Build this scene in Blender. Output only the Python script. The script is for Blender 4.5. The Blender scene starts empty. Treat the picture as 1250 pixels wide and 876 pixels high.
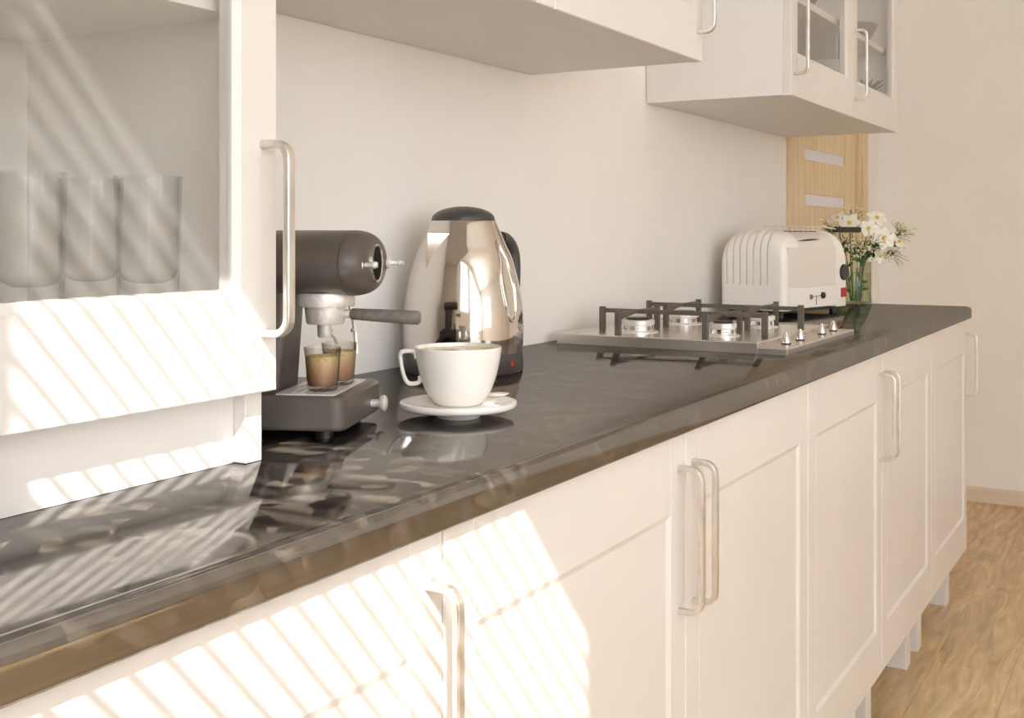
import bpy, bmesh, math, random
from mathutils import Vector, Matrix
R = math.radians
scene = bpy.context.scene
COL = scene.collection
random.seed(7)

# ------------------------------------------------------------------ materials
def lin(c):
    return tuple(((x/255)/12.92 if x/255 <= .04045 else ((x/255+.055)/1.055)**2.4) for x in c) + (1,)

def mat(name, col, rough=.5, metal=0, spec=.5, coat=0, trans=0, ior=1.5):
    m = bpy.data.materials.new(name); m.use_nodes = True
    b = m.node_tree.nodes['Principled BSDF']
    b.inputs['Base Color'].default_value = lin(col)
    b.inputs['Roughness'].default_value = rough
    b.inputs['Metallic'].default_value = metal
    b.inputs['Specular IOR Level'].default_value = spec
    b.inputs['Coat Weight'].default_value = coat
    b.inputs['Coat Roughness'].default_value = .05
    b.inputs['Transmission Weight'].default_value = trans
    b.inputs['IOR'].default_value = ior
    return m

def nodes(m):
    return m.node_tree.nodes, m.node_tree.links, m.node_tree.nodes['Principled BSDF']

def add_noise_colour(m, c1, c2, scale=(1, 1, 1), nscale=5, detail=4, lo=.35, hi=.65, rough=None, bump=0):
    n, l, b = nodes(m)
    tc = n.new('ShaderNodeTexCoord'); mp = n.new('ShaderNodeMapping'); mp.inputs['Scale'].default_value = scale
    nz = n.new('ShaderNodeTexNoise'); nz.inputs['Scale'].default_value = nscale; nz.inputs['Detail'].default_value = detail
    cr = n.new('ShaderNodeValToRGB')
    cr.color_ramp.elements[0].position = lo; cr.color_ramp.elements[1].position = hi
    cr.color_ramp.elements[0].color = lin(c1); cr.color_ramp.elements[1].color = lin(c2)
    l.new(tc.outputs['Object'], mp.inputs['Vector']); l.new(mp.outputs['Vector'], nz.inputs['Vector'])
    l.new(nz.outputs['Fac'], cr.inputs['Fac']); l.new(cr.outputs['Color'], b.inputs['Base Color'])
    if rough:
        mr = n.new('ShaderNodeMapRange'); mr.inputs['To Min'].default_value = rough[0]; mr.inputs['To Max'].default_value = rough[1]
        l.new(nz.outputs['Fac'], mr.inputs['Value']); l.new(mr.outputs['Result'], b.inputs['Roughness'])
    if bump:
        bp = n.new('ShaderNodeBump'); bp.inputs['Strength'].default_value = bump; bp.inputs['Distance'].default_value = .002
        l.new(nz.outputs['Fac'], bp.inputs['Height']); l.new(bp.outputs['Normal'], b.inputs['Normal'])
    return m

def thin_glass(name, tint=(1, 1, 1), refl=1.0, ior=1.45, edge=None, dust=0):
    """thin-walled glass: straight-through transmission plus a Fresnel mirror"""
    m = bpy.data.materials.new(name); m.use_nodes = True
    n = m.node_tree.nodes; l = m.node_tree.links; n.clear()
    out = n.new('ShaderNodeOutputMaterial'); mx = n.new('ShaderNodeMixShader')
    tr = n.new('ShaderNodeBsdfTransparent'); tr.inputs[0].default_value = tint + (1,)
    gl = n.new('ShaderNodeBsdfGlossy'); gl.inputs['Roughness'].default_value = .02
    fr = n.new('ShaderNodeFresnel'); fr.inputs['IOR'].default_value = ior
    mu = n.new('ShaderNodeMath'); mu.operation = 'MULTIPLY'; mu.inputs[1].default_value = refl; mu.use_clamp = True
    ge = n.new('ShaderNodeNewGeometry'); inv = n.new('ShaderNodeMath'); inv.operation = 'MULTIPLY_ADD'; inv.inputs[1].default_value = -refl; inv.inputs[2].default_value = refl
    l.new(ge.outputs['Backfacing'], inv.inputs[0]); l.new(inv.outputs[0], mu.inputs[1])      # only the outer face mirrors
    l.new(fr.outputs[0], mu.inputs[0]); l.new(mu.outputs[0], mx.inputs[0])
    if edge:
        lw = n.new('ShaderNodeLayerWeight'); lw.inputs['Blend'].default_value = .35
        mc = n.new('ShaderNodeMixRGB'); mc.inputs[1].default_value = tint + (1,); mc.inputs[2].default_value = edge + (1,)
        l.new(lw.outputs['Facing'], mc.inputs[0]); l.new(mc.outputs[0], tr.inputs[0])
    l.new(tr.outputs[0], mx.inputs[1]); l.new(gl.outputs[0], mx.inputs[2]); last = mx.outputs[0]
    if dust:        # a thin film of dust on the glass
        df = n.new('ShaderNodeBsdfDiffuse'); df.inputs[0].default_value = (.8, .78, .75, 1)
        m2 = n.new('ShaderNodeMixShader'); m2.inputs[0].default_value = dust
        l.new(last, m2.inputs[1]); l.new(df.outputs[0], m2.inputs[2]); last = m2.outputs[0]
    l.new(last, out.inputs[0])
    return m

M = {}
M['wall'] = add_noise_colour(mat('wall_paint', (236, 232, 226), .75, spec=.3), (234, 230, 224), (238, 234, 228), nscale=3)
M['ceiling'] = mat('ceiling_paint', (244, 242, 239), .8, spec=.2)
M['white'] = add_noise_colour(mat('white_lacquer', (220, 215, 209), .32, spec=.45), (218, 213, 207), (222, 217, 211), nscale=3, rough=(.28, .36))
M['carcass'] = mat('white_melamine', (226, 222, 216), .45, spec=.4)
M['handle'] = add_noise_colour(mat('satin_nickel', (226, 222, 215), .3, metal=.8), (214, 209, 200), (232, 228, 221), (1, 1, .35), 90, 3, rough=(.24, .4))
M['steel'] = mat('brushed_steel', (218, 212, 204), .27, metal=.85)
M['chrome'] = mat('polished_steel', (222, 217, 210), .06, metal=1)
M['alu'] = add_noise_colour(mat('cast_aluminium', (222, 217, 210), .38, metal=.5), (222, 217, 210), (238, 234, 228), nscale=150, rough=(.34, .5))
M['iron'] = add_noise_colour(mat('cast_iron', (92, 85, 78), .55, spec=.5), (86, 79, 72), (98, 91, 83), nscale=120, bump=.15)
M['machine'] = mat('charcoal_enamel', (86, 79, 73), .36, spec=.5)
M['black'] = mat('black_plastic', (34, 31, 29), .35)
M['darkplastic'] = mat('dark_grey_plastic', (70, 65, 62), .4)
M['gauge'] = mat('gauge_face', (10, 9, 9), .6, spec=.1)
M['grip'] = add_noise_colour(mat('grey_grip', (112, 106, 98), .6), (100, 94, 87), (122, 115, 107), nscale=200, bump=.1)
M['ceramic'] = mat('glazed_porcelain', (243, 239, 232), .12, spec=.6, coat=.3)
M['tea'] = mat('pale_tea', (188, 170, 100), .2, spec=.5)
M['coffee'] = None
M['crema'] = add_noise_colour(mat('crema', (200, 180, 125), .6), (186, 162, 104), (214, 198, 148), nscale=240)
M['toaster'] = mat('cream_white_enamel', (240, 235, 227), .3, spec=.5)
M['red'] = mat('red_switch', (176, 34, 30), .3)
M['redlogo'] = mat('red_print', (196, 40, 34), .4)
M['dish'] = mat('grey_stoneware', (112, 104, 96), .45)
M['petal'] = mat('white_petal', (244, 240, 226), .6)
M['yellow'] = mat('yellow_stamen', (224, 190, 60), .6)
M['leaf'] = add_noise_colour(mat('green_leaf', (70, 104, 52), .5), (52, 86, 40), (92, 122, 66), nscale=40)
M['stem'] = mat('green_stem', (86, 112, 62), .5)
M['bud'] = mat('cream_bud', (226, 220, 186), .6)
M['succulent'] = mat('dark_green_rosette', (92, 92, 78), .6)
M['pane'] = thin_glass('cabinet_pane', (.97, .97, .965), 1.0, 1.5, dust=.04)
M['glass'] = thin_glass('tumbler_glass', (.992, .992, .99), .8, 1.45, edge=(.72, .71, .69))
M['shotglass'] = thin_glass('shot_glass', (.97, .96, .95), 1.0, 1.5, edge=(.55, .52, .49))
M['vase'] = thin_glass('vase_glass', (.95, .97, .95), 1.2, 1.5, edge=(.66, .72, .66))
M['water'] = thin_glass('vase_water', (.95, .97, .94), .6, 1.33, edge=(.8, .85, .78))
M['doorpane'] = mat('frosted_pane', (214, 216, 222), .25, spec=.5)
M['frame'] = mat('white_window_frame', (236, 232, 226), .4)
M['blind'] = mat('grey_slat', (120, 116, 110), .6)
M['skirting'] = mat('cream_skirting', (216, 200, 180), .5)

# coffee: darker towards the bottom of the glass (layered drink)
m = mat('espresso', (120, 84, 56), .5); n, l, b = nodes(m)
tc = n.new('ShaderNodeTexCoord'); sp = n.new('ShaderNodeSeparateXYZ'); mr = n.new('ShaderNodeMapRange')
mr.inputs['From Min'].default_value = .004; mr.inputs['From Max'].default_value = .036
cr = n.new('ShaderNodeValToRGB'); cr.color_ramp.elements[0].color = lin((118, 84, 60)); cr.color_ramp.elements[1].color = lin((214, 182, 140))
e = cr.color_ramp.elements.new(.55); e.color = lin((184, 144, 108))
l.new(tc.outputs['Object'], sp.inputs[0]); l.new(sp.outputs['Z'], mr.inputs['Value']); l.new(mr.outputs[0], cr.inputs[0]); l.new(cr.outputs[0], b.inputs['Base Color'])
M['coffee'] = m

# worktop: dark flaked stone laminate, glossy, with streaky gloss
m = mat('dark_stone_laminate', (40, 36, 33), .16, spec=.5, ior=2.25); n, l, b = nodes(m)
tc = n.new('ShaderNodeTexCoord'); mp = n.new('ShaderNodeMapping'); mp.inputs['Scale'].default_value = (1, 1, 1)
nz = n.new('ShaderNodeTexNoise'); nz.inputs['Scale'].default_value = 14; nz.inputs['Detail'].default_value = 3
mixv = n.new('ShaderNodeVectorMath'); mixv.operation = 'MULTIPLY_ADD'; mixv.inputs[1].default_value = (.05, .05, .05)
l.new(tc.outputs['Object'], mp.inputs[0]); l.new(mp.outputs[0], nz.inputs['Vector'])
l.new(nz.outputs['Color'], mixv.inputs[0]); l.new(mp.outputs[0], mixv.inputs[2])
vo = n.new('ShaderNodeTexVoronoi'); vo.inputs['Scale'].default_value = 42
l.new(mixv.outputs[0], vo.inputs['Vector'])
sepc = n.new('ShaderNodeSeparateColor'); l.new(vo.outputs['Color'], sepc.inputs[0])
cr = n.new('ShaderNodeValToRGB'); cr.color_ramp.interpolation = 'LINEAR'
cr.color_ramp.elements[0].color = lin((24, 22, 20)); cr.color_ramp.elements[1].color = lin((88, 80, 71))
cr.color_ramp.elements[0].position = .35
e = cr.color_ramp.elements.new(.75); e.color = lin((48, 43, 39))
l.new(sepc.outputs[0], cr.inputs[0]); l.new(cr.outputs[0], b.inputs['Base Color'])
mr = n.new('ShaderNodeMapRange'); mr.inputs["To Min"].default_value = .05; mr.inputs["To Max"].default_value = .12
l.new(sepc.outputs[1], mr.inputs['Value'])
nz2 = n.new('ShaderNodeTexNoise'); nz2.inputs['Scale'].default_value = 5; nz2.inputs['Detail'].default_value = 2
l.new(mp.outputs[0], nz2.inputs['Vector'])
ad = n.new('ShaderNodeMath'); ad.operation = 'MULTIPLY_ADD'; ad.inputs[1].default_value = .10; 
l.new(nz2.outputs['Fac'], ad.inputs[0]); l.new(mr.outputs[0], ad.inputs[2])
sb = n.new('ShaderNodeMath'); sb.operation = 'SUBTRACT'; sb.inputs[1].default_value = .045; l.new(ad.outputs[0], sb.inputs[0])
gl = n.new('ShaderNodeBsdfGlossy'); gl.inputs[0].default_value = (.95, .93, .90, 1); l.new(sb.outputs[0], gl.inputs['Roughness'])
mxs = n.new('ShaderNodeMixShader'); mxs.inputs[0].default_value = .29
b.inputs['Specular IOR Level'].default_value = 0; b.inputs['Roughness'].default_value = .8
l.new(b.outputs[0], mxs.inputs[1]); l.new(gl.outputs[0], mxs.inputs[2]); l.new(mxs.outputs[0], n['Material Output'].inputs[0])
M['worktop'] = m

# oak floor: planks running along the room
m = mat('oak_planks', (182, 150, 112), .4, spec=.4); n, l, b = nodes(m)
tc = n.new('ShaderNodeTexCoord')
br = n.new('ShaderNodeTexBrick'); br.inputs['Scale'].default_value = 1
br.inputs['Brick Width'].default_value = 1.3; br.inputs['Row Height'].default_value = .19; br.inputs['Mortar Size'].default_value = .0012
br.inputs['Color1'].default_value = (.35, .35, .35, 1); br.inputs['Color2'].default_value = (.65, .65, .65, 1); br.inputs['Mortar'].default_value = (0, 0, 0, 1)
mp = n.new('ShaderNodeMapping'); mp.inputs['Scale'].default_value = (1.2, 9, 1)
nz = n.new('ShaderNodeTexNoise'); nz.inputs['Scale'].default_value = 3.2; nz.inputs['Detail'].default_value = 6; nz.inputs['Distortion'].default_value = 1.4
l.new(tc.outputs['Object'], br.inputs['Vector']); l.new(tc.outputs['Object'], mp.inputs[0]); l.new(mp.outputs[0], nz.inputs['Vector'])
cr = n.new('ShaderNodeValToRGB'); cr.color_ramp.elements[0].position = .3; cr.color_ramp.elements[1].position = .72
cr.color_ramp.elements[0].color = lin((186, 156, 114)); cr.color_ramp.elements[1].color = lin((228, 202, 160))
l.new(nz.outputs['Fac'], cr.inputs[0])
mx = n.new('ShaderNodeMixRGB'); mx.blend_type = 'OVERLAY'; mx.inputs[0].default_value = .35
l.new(cr.outputs[0], mx.inputs[1]); l.new(br.outputs['Color'], mx.inputs[2]); l.new(mx.outputs[0], b.inputs['Base Color'])
M['floor'] = m

# light oak door
m = mat('light_oak_veneer', (214, 184, 136), .45, spec=.4)
add_noise_colour(m, (206, 182, 142), (226, 206, 170), (8, 8, .6), 4, 6, .3, .7)
M['oak'] = m

# ------------------------------------------------------------------ helpers
def link(o, parent=None):
    COL.objects.link(o)
    if parent is not None: o.parent = parent
    return o

def thing(name, label, cat, loc=(0, 0, 0), rz=0, group=None):
    o = bpy.data.objects.new(name, None); o.empty_display_size = .05
    COL.objects.link(o); o.location = loc; o.rotation_euler = (0, 0, rz)
    tag(o, label, cat, group); return o

def tag(o, label, cat, group=None):
    o['label'] = label; o['category'] = cat
    if group: o['group'] = group
    return o

def struct(o):
    o['kind'] = 'structure'; return o

def obj(name, bm, m, parent=None, bevel=0, smooth=False, seg=2, angle=40, loc=None):
    bmesh.ops.recalc_face_normals(bm, faces=bm.faces)
    me = bpy.data.meshes.new(name); bm.to_mesh(me); bm.free()
    me.materials.append(m)
    o = bpy.data.objects.new(name, me); link(o, parent)
    if loc: o.location = loc
    if bevel:
        md = o.modifiers.new('Bevel', 'BEVEL'); md.width = bevel; md.segments = seg
        md.limit_method = 'ANGLE'; md.angle_limit = R(angle); md.harden_normals = False
    if smooth:
        for p in me.polygons: p.use_smooth = True
        try: me.set_sharp_from_angle(angle=R(45))
        except Exception: pass
    return o

def BM(): return bmesh.new()

def box(bm, x0, x1, y0, y1, z0, z1):
    v = [bm.verts.new((x, y, z)) for x in (x0, x1) for y in (y0, y1) for z in (z0, z1)]
    for f in ((0, 1, 3, 2), (4, 6, 7, 5), (0, 4, 5, 1), (2, 3, 7, 6), (0, 2, 6, 4), (1, 5, 7, 3)):
        bm.faces.new([v[i] for i in f])
    return bm

def bx(*a): return box(BM(), *a)

def cavity(x0, x1, y0, y1, z0, z1, t):
    """box open to the front (-y) with walls of thickness t, one closed shell"""
    bm = BM()
    def ring(y, d): return [bm.verts.new(p) for p in ((x0+d, y, z0+d), (x1-d, y, z0+d), (x1-d, y, z1-d), (x0+d, y, z1-d))]
    a, b_, c, d = ring(y1, 0), ring(y0, 0), ring(y0, t), ring(y1-t, t)
    bm.faces.new(a)
    for p, q in ((a, b_), (b_, c), (c, d)):
        for i in range(4): bm.faces.new((p[i], p[(i+1) % 4], q[(i+1) % 4], q[i]))
    bm.faces.new(d); return bm

def lathe(prof, seg=48, bm=None, cap=True):
    bm = bm or BM(); rings = []
    for r, z in prof:
        if r < 1e-6: rings.append([bm.verts.new((0, 0, z))])
        else: rings.append([bm.verts.new((r*math.cos(2*math.pi*i/seg), r*math.sin(2*math.pi*i/seg), z)) for i in range(seg)])
    for a, b_ in zip(rings, rings[1:]):
        for i in range(seg):
            j = (i+1) % seg
            if len(a) == 1 and len(b_) == 1: continue
            if len(a) == 1: bm.faces.new((a[0], b_[i], b_[j]))
            elif len(b_) == 1: bm.faces.new((a[i], a[j], b_[0]))
            else: bm.faces.new((a[i], a[j], b_[j], b_[i]))
    if cap:
        if len(rings[0]) > 1: bm.faces.new(rings[0])
        if len(rings[-1]) > 1: bm.faces.new(rings[-1])
    return bm

def sweep(path, section, closed=False, up=None, bm=None, scales=None):
    """sweep a closed 2-D section (list of (a,b)) along a path"""
    bm = bm or BM(); P = [Vector(p) for p in path]; n = len(P); rings = []
    ref = Vector(up) if up else None
    for i in range(n):
        if closed: t = (P[(i+1) % n]-P[i-1]).normalized()
        else: t = (P[min(i+1, n-1)]-P[max(i-1, 0)]).normalized()
        if ref is None:
            ref = Vector((0, 0, 1)) if abs(t.z) < .9 else Vector((1, 0, 0))
        u = (ref - t*ref.dot(t)).normalized(); w = t.cross(u)
        if up is None: ref = u
        # mitre correction
        k = 1.0
        if 0 < i < n-1 or closed:
            d1 = (P[i]-P[i-1]).normalized(); cs = max(.5, d1.dot(t)); k = 1/cs
        s = scales[i] if scales else 1
        rings.append([bm.verts.new(P[i] + u*a*s + w*b*s) for a, b in section])
    m_ = len(section)
    for i in range(n if closed else n-1):
        a, b_ = rings[i], rings[(i+1) % n]
        for j in range(m_): bm.faces.new((a[j], a[(j+1) % m_], b_[(j+1) % m_], b_[j]))
    if not closed: bm.faces.new(rings[0]); bm.faces.new(rings[-1])
    return bm

def circ(r, n=10): return [(r*math.cos(2*math.pi*i/n), r*math.sin(2*math.pi*i/n)) for i in range(n)]
def rect(a, b): return [(-a/2, -b/2), (a/2, -b/2), (a/2, b/2), (-a/2, b/2)]
def tube(path, r, n=10, closed=False, bm=None, scales=None): return sweep(path, circ(r, n), closed, None, bm, scales)

def prism(pts, axis, a0, a1, bm=None):
    """extrude a polygon: axis 'x' -> pts are (y,z); 'y' -> (x,z); 'z' -> (x,y)"""
    bm = bm or BM()
    def P(p, a): return {'x': (a, p[0], p[1]), 'y': (p[0], a, p[1]), 'z': (p[0], p[1], a)}[axis]
    A = [bm.verts.new(P(p, a0)) for p in pts]; B = [bm.verts.new(P(p, a1)) for p in pts]; n = len(pts)
    for i in range(n): bm.faces.new((A[i], A[(i+1) % n], B[(i+1) % n], B[i]))
    bm.faces.new(A); bm.faces.new(B); return bm

def rotmesh(bm, mtx): bmesh.ops.transform(bm, matrix=mtx, verts=bm.verts); return bm

def copy_thing(root, loc, label, group=None):
    r = root.copy(); COL.objects.link(r); r.location = loc; r['label'] = label
    if group: r['group'] = group
    for ch in list(root.children):
        c = ch.copy(); COL.objects.link(c); c.parent = r
        for g in list(ch.children):
            d = g.copy(); COL.objects.link(d); d.parent = c
    return r

# ------------------------------------------------------------------ room
YW = 1.166; XL = -.33; XR = 5.28; YB = -3.6; ZC = 2.75; ZT = .915; YF = .571
struct(obj('floor', bx(XL-.12, XR+.12, YB-.12, YW+.12, -.08, 0), M['floor']))
struct(obj('ceiling', bx(XL-.12, XR+.12, YB-.12, YW+.12, ZC, ZC+.08), M['ceiling']))
struct(obj('wall_right', bx(XR, XR+.12, YB-.12, YW+.12, 0, ZC), M['wall']))

def wall_with_hole(axis, a0, a1, z0, z1, t0, t1, h):
    """vertical wall between a0..a1 with one rectangular opening h=(a,b,za,zb); thickness t0..t1"""
    bm = BM()
    def P(a, z, t): return (a, t, z) if axis == 'x' else (t, a, z)
    rings = []
    for t in (t0, t1):
        o_ = [bm.verts.new(P(a, z, t)) for a, z in ((a0, z0), (a1, z0), (a1, z1), (a0, z1))]
        i_ = [bm.verts.new(P(a, z, t)) for a, z in ((h[0], h[2]), (h[1], h[2]), (h[1], h[3]), (h[0], h[3]))]
        for k in range(4): bm.faces.new((o_[k], o_[(k+1) % 4], i_[(k+1) % 4], i_[k]))
        rings.append((o_, i_))
    for k in range(4):
        j = (k+1) % 4
        bm.faces.new((rings[0][0][k], rings[0][0][j], rings[1][0][j], rings[1][0][k]))
        bm.faces.new((rings[0][1][k], rings[0][1][j], rings[1][1][j], rings[1][1][k]))
    return bm

# left wall with the sunlit window (y from -.765 to .041)
WL = (-.765, .041, 1.25, 2.55)
WC = (-3.35, -.95, .6, 2.45)
YM = -.86
struct(obj('wall_left', wall_with_hole('y', YM, YW+.12, 0, ZC, XL-.12, XL, WL), M['wall']))
struct(obj('wall_left_rear', wall_with_hole('y', YB-.12, YM, 0, ZC, XL-.12, XL, WC), M['wall']))
# opposite wall with a broad window
WB = (.3, 1.3, .9, 2.3)
struct(obj('wall_front', wall_with_hole('x', XL, XR, 0, ZC, YB-.12, YB, WB), M['wall']))
# back wall with the door opening
DX0, DX1, DH = 3.945, 4.945, 2.08
struct(obj('wall_back', wall_with_hole('x', XL, XR, 0, ZC, YW, YW+.12, (DX0, DX1, .0015, DH)), M['wall']))

def window(name, axis, t, h, mull):
    root = bpy.data.objects.new(name, None); COL.objects.link(root); struct(root)
    a0, a1, z0, z1 = h; w = .05
    def B(p, q, za, zb, bm): return box(bm, t-.025, t+.025, p, q, za, zb) if axis == 'y' else box(bm, p, q, t-.025, t+.025, za, zb)
    bm = wall_with_hole(axis, a0, a1, z0, z1, t-.025, t+.025, (a0+w, a1-w, z0+w, z1-w))
    obj('window_frame', bm, M['frame'], root, .004)
    for k in mull: obj('mullion', B(k-.02, k+.02, z0+w, z1-w, BM()), M['frame'], root)
    return root
w1 = bpy.data.objects.new('window_1', None); COL.objects.link(w1); struct(w1)
fb = wall_with_hole('y', WL[0]-.06, WL[1]+.06, WL[2]-.06, WL[3]+.06, XL, XL+.015, WL)
obj('window_frame', fb, M['frame'], w1, .003)
bm = BM(); pit = .037; nsl = int((WL[3]-WL[2])/pit); tau = R(-30)
for i in range(nsl):
    z = WL[2]+.02+i*pit; ca, sa = math.cos(tau)*.0165, math.sin(tau)*.0165; xc = XL-.06
    prism([(xc-ca, z-sa), (xc+ca, z+sa), (xc+ca, z+sa+.0008), (xc-ca, z-sa+.0008)], 'y', WL[0]+.004, WL[1]-.004, bm)
obj('blind_slats', bm, M['blind'], w1)
window('window_3', 'x', YB-.06, WB, (.8,))

# unseen second left-wall window, sized for fill light, behind an added sheer curtain
w2 = window('fill_window', 'y', XL-.07, WC, (-1.75, -2.55))
cm_ = bpy.data.materials.new('diffuser_fabric'); cm_.use_nodes = True
n = cm_.node_tree.nodes; l = cm_.node_tree.links; n.clear()
o_ = n.new('ShaderNodeOutputMaterial'); mx = n.new('ShaderNodeMixShader'); mx.inputs[0].default_value = .75
d_ = n.new('ShaderNodeBsdfDiffuse'); d_.inputs[0].default_value = (.85, .85, .85, 1)
t_ = n.new('ShaderNodeBsdfTranslucent'); t_.inputs[0].default_value = (.92, .92, .92, 1)
l.new(d_.outputs[0], mx.inputs[1]); l.new(t_.outputs[0], mx.inputs[2]); l.new(mx.outputs[0], o_.inputs[0])
bm = BM(); NB = 120
A = []; B = []
for k in range(NB+1):
    y = WC[0]-.06+(WC[1]-WC[0]+.12)*k/NB; x = XL+.03+.012*math.sin(k*.9)
    A.append(bm.verts.new((x, y, WC[2]-.12))); B.append(bm.verts.new((x, y, WC[3]+.06)))
for k in range(NB): bm.faces.new((A[k], A[k+1], B[k+1], B[k]))
obj('diffuser_curtain', bm, cm_, w2, smooth=True)  # added curtain, scatters the sun so no patch reaches the base doors

# skirting boards
struct(obj('baseboard_right', prism([(XR-.016, 0), (XR, 0), (XR, .062), (XR-.006, .062), (XR-.010, .05), (XR-.010, .022), (XR-.016, .016)], 'y', YB, YW), M['skirting']))

# the oak door in the back wall
d1 = bpy.data.objects.new('door_1', None); COL.objects.link(d1); struct(d1)
fx0, fx1 = 3.869, 5.024
bm = BM()
def frame_path(bm, x0, x1, y0, y1, z1, w):
    o_ = [(x0, 0), (x0, z1), (x1, z1), (x1, 0)]; i_ = [(x0+w, 0), (x0+w, z1-w), (x1-w, z1-w), (x1-w, 0)]
    A = [[bm.verts.new((p[0], y, p[1])) for p in o_] for y in (y0, y1)]; B = [[bm.verts.new((p[0], y, p[1])) for p in i_] for y in (y0, y1)]
    for k in range(3):
        for y in (0, 1): bm.faces.new((A[y][k], A[y][k+1], B[y][k+1], B[y][k]))
        bm.faces.new((A[0][k], A[0][k+1], A[1][k+1], A[1][k])); bm.faces.new((B[0][k], B[0][k+1], B[1][k+1], B[1][k]))
    for k in (0, 3): bm.faces.new((A[0][k], B[0][k], B[1][k], A[1][k]))
    return bm
obj('architrave', frame_path(BM(), fx0+.016, fx1, YW-.014, YW+.002, DH+.075, .078), M['oak'], d1, .003)
obj('door_jamb', frame_path(BM(), DX0, DX1, YW, YW+.11, DH, .02), M['oak'], d1, .002)
# slab with recessed panes
paneZ = [1.7525, 1.585, 1.4175, 1.25, 1.0825, .915, .7475, .58]; ph = .04; pz = [(1.436+.1675*k-ph/2) for k in (1, 0, -1, -2, -3, -4, -5)]
slab_y = YW+.02
obj('door_slab', bx(DX0+.022, DX1-.022, slab_y, slab_y+.04, .008, DH-.022), M['oak'], d1, .002)
obj('door_stile', bx(DX0+.022, 4.165, slab_y-.006, slab_y, .008, DH-.022), M['oak'], d1, .0015)
obj('door_stile', bx(4.745, DX1-.022, slab_y-.006, slab_y, .008, DH-.022), M['oak'], d1, .0015)
zs = [.008, .3] + [];  prev = .008
for k in sorted(pz):
    obj('door_panel', bx(4.168, 4.742, slab_y-.003, slab_y, prev+.001, k-.001), M['oak'], d1, .001); 
    obj('door_pane', bx(4.172, 4.738, slab_y-.0012, slab_y, k, k+ph), M['doorpane'], d1); prev = k+ph
obj('door_panel', bx(4.168, 4.742, slab_y-.003, slab_y, prev+.001, DH-.022), M['oak'], d1, .001)

# ------------------------------------------------------------------ cabinet parts
def door_mesh(x0, x1, z0, z1, yf, th, stile, rail, glass=False):
    """shaker door in the xz plane, front at yf (towards -y); grooves where stile meets rail; recess or opening inside"""
    bm = BM(); bv = .007; g = .0011; e = .0015
    X = sorted({x0, x0+e, x0+stile-bv-g, x0+stile-bv, x0+stile-bv+g, x0+stile, x1-stile, x1-stile+bv-g, x1-stile+bv, x1-stile+bv+g, x1-e, x1})
    X = [x0, x0+e, x0+stile-bv-2*g, x0+stile-bv-g, x0+stile-bv, x0+stile, x1-stile, x1-stile+bv, x1-stile+bv+g, x1-stile+bv+2*g, x1-e, x1]
    bz = .009; Z = [z0, z0+e, z0+rail-bz, z0+rail, z1-rail, z1-rail+bz, z1-e, z1]
    rec = .004; XI, XJ = 5, 6; ZI, ZJ = 3, 4
    def dep(i, k):
        d = 0
        if i in (0, len(X)-1) or k in (0, len(Z)-1): d = e
        if i in (3, 8) and 0 < k < len(Z)-1: d = .0008
        if XI <= i <= XJ and ZI <= k <= ZJ: d = rec
        return d
    V = [[bm.verts.new((x, yf+dep(i, k), z)) for k, z in enumerate(Z)] for i, x in enumerate(X)]
    for i in range(len(X)-1):
        for k in range(len(Z)-1):
            if i == XI and k == ZI and glass: continue
            bm.faces.new((V[i][k], V[i+1][k], V[i+1][k+1], V[i][k+1]))
    yb = yf+th
    nx, nz = len(X), len(Z)
    if not glass:
        loop = [V[i][0] for i in range(nx)] + [V[-1][k] for k in range(1, nz)] + [V[i][-1] for i in range(nx-2, -1, -1)] + [V[0][k] for k in range(nz-2, 0, -1)]
        back = [bm.verts.new((v.co.x, yb, v.co.z)) for v in loop]
        L = len(loop)
        for i in range(L): bm.faces.new((loop[i], loop[(i+1) % L], back[(i+1) % L], back[i]))
        bm.faces.new(back)
    else:
        W = [[bm.verts.new((x, yb, z)) for z in Z] for x in X]
        for i in range(nx-1):
            for k in range(nz-1):
                if i == XI and k == ZI: continue
                bm.faces.new((W[i][k], W[i][k+1], W[i+1][k+1], W[i+1][k]))
        for i in range(nx-1):
            for k in (0, nz-1): bm.faces.new((V[i][k], V[i+1][k], W[i+1][k], W[i][k]))
        for k in range(nz-1):
            for i in (0, nx-1): bm.faces.new((V[i][k], V[i][k+1], W[i][k+1], W[i][k]))
        for k in (ZI, ZJ): bm.faces.new((V[XI][k], V[XJ][k], W[XJ][k], W[XI][k]))
        for i in (XI, XJ): bm.faces.new((V[i][ZI], V[i][ZJ], W[i][ZJ], W[i][ZI]))
    return bm

def handle_mesh(x, yf, z0, z1, out=.037, w=.0115, t=.0075):
    r = .016; y = yf-out+t/2; za, zb = z0+w/2*0+t/2, z1-t/2
    pts = [(x, yf+.001, za)]
    for k in range(7):
        a = k/6*math.pi/2; pts.append((x, y+r-r*math.sin(a), za+r-r*math.cos(a)))
    for k in range(7):
        a = k/6*math.pi/2; pts.append((x, y+r-r*math.cos(a), zb-r+r*math.sin(a)))
    pts.append((x, yf+.001, zb))
    return sweep(pts, rect(w, t), up=(1, 0, 0))

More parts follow.
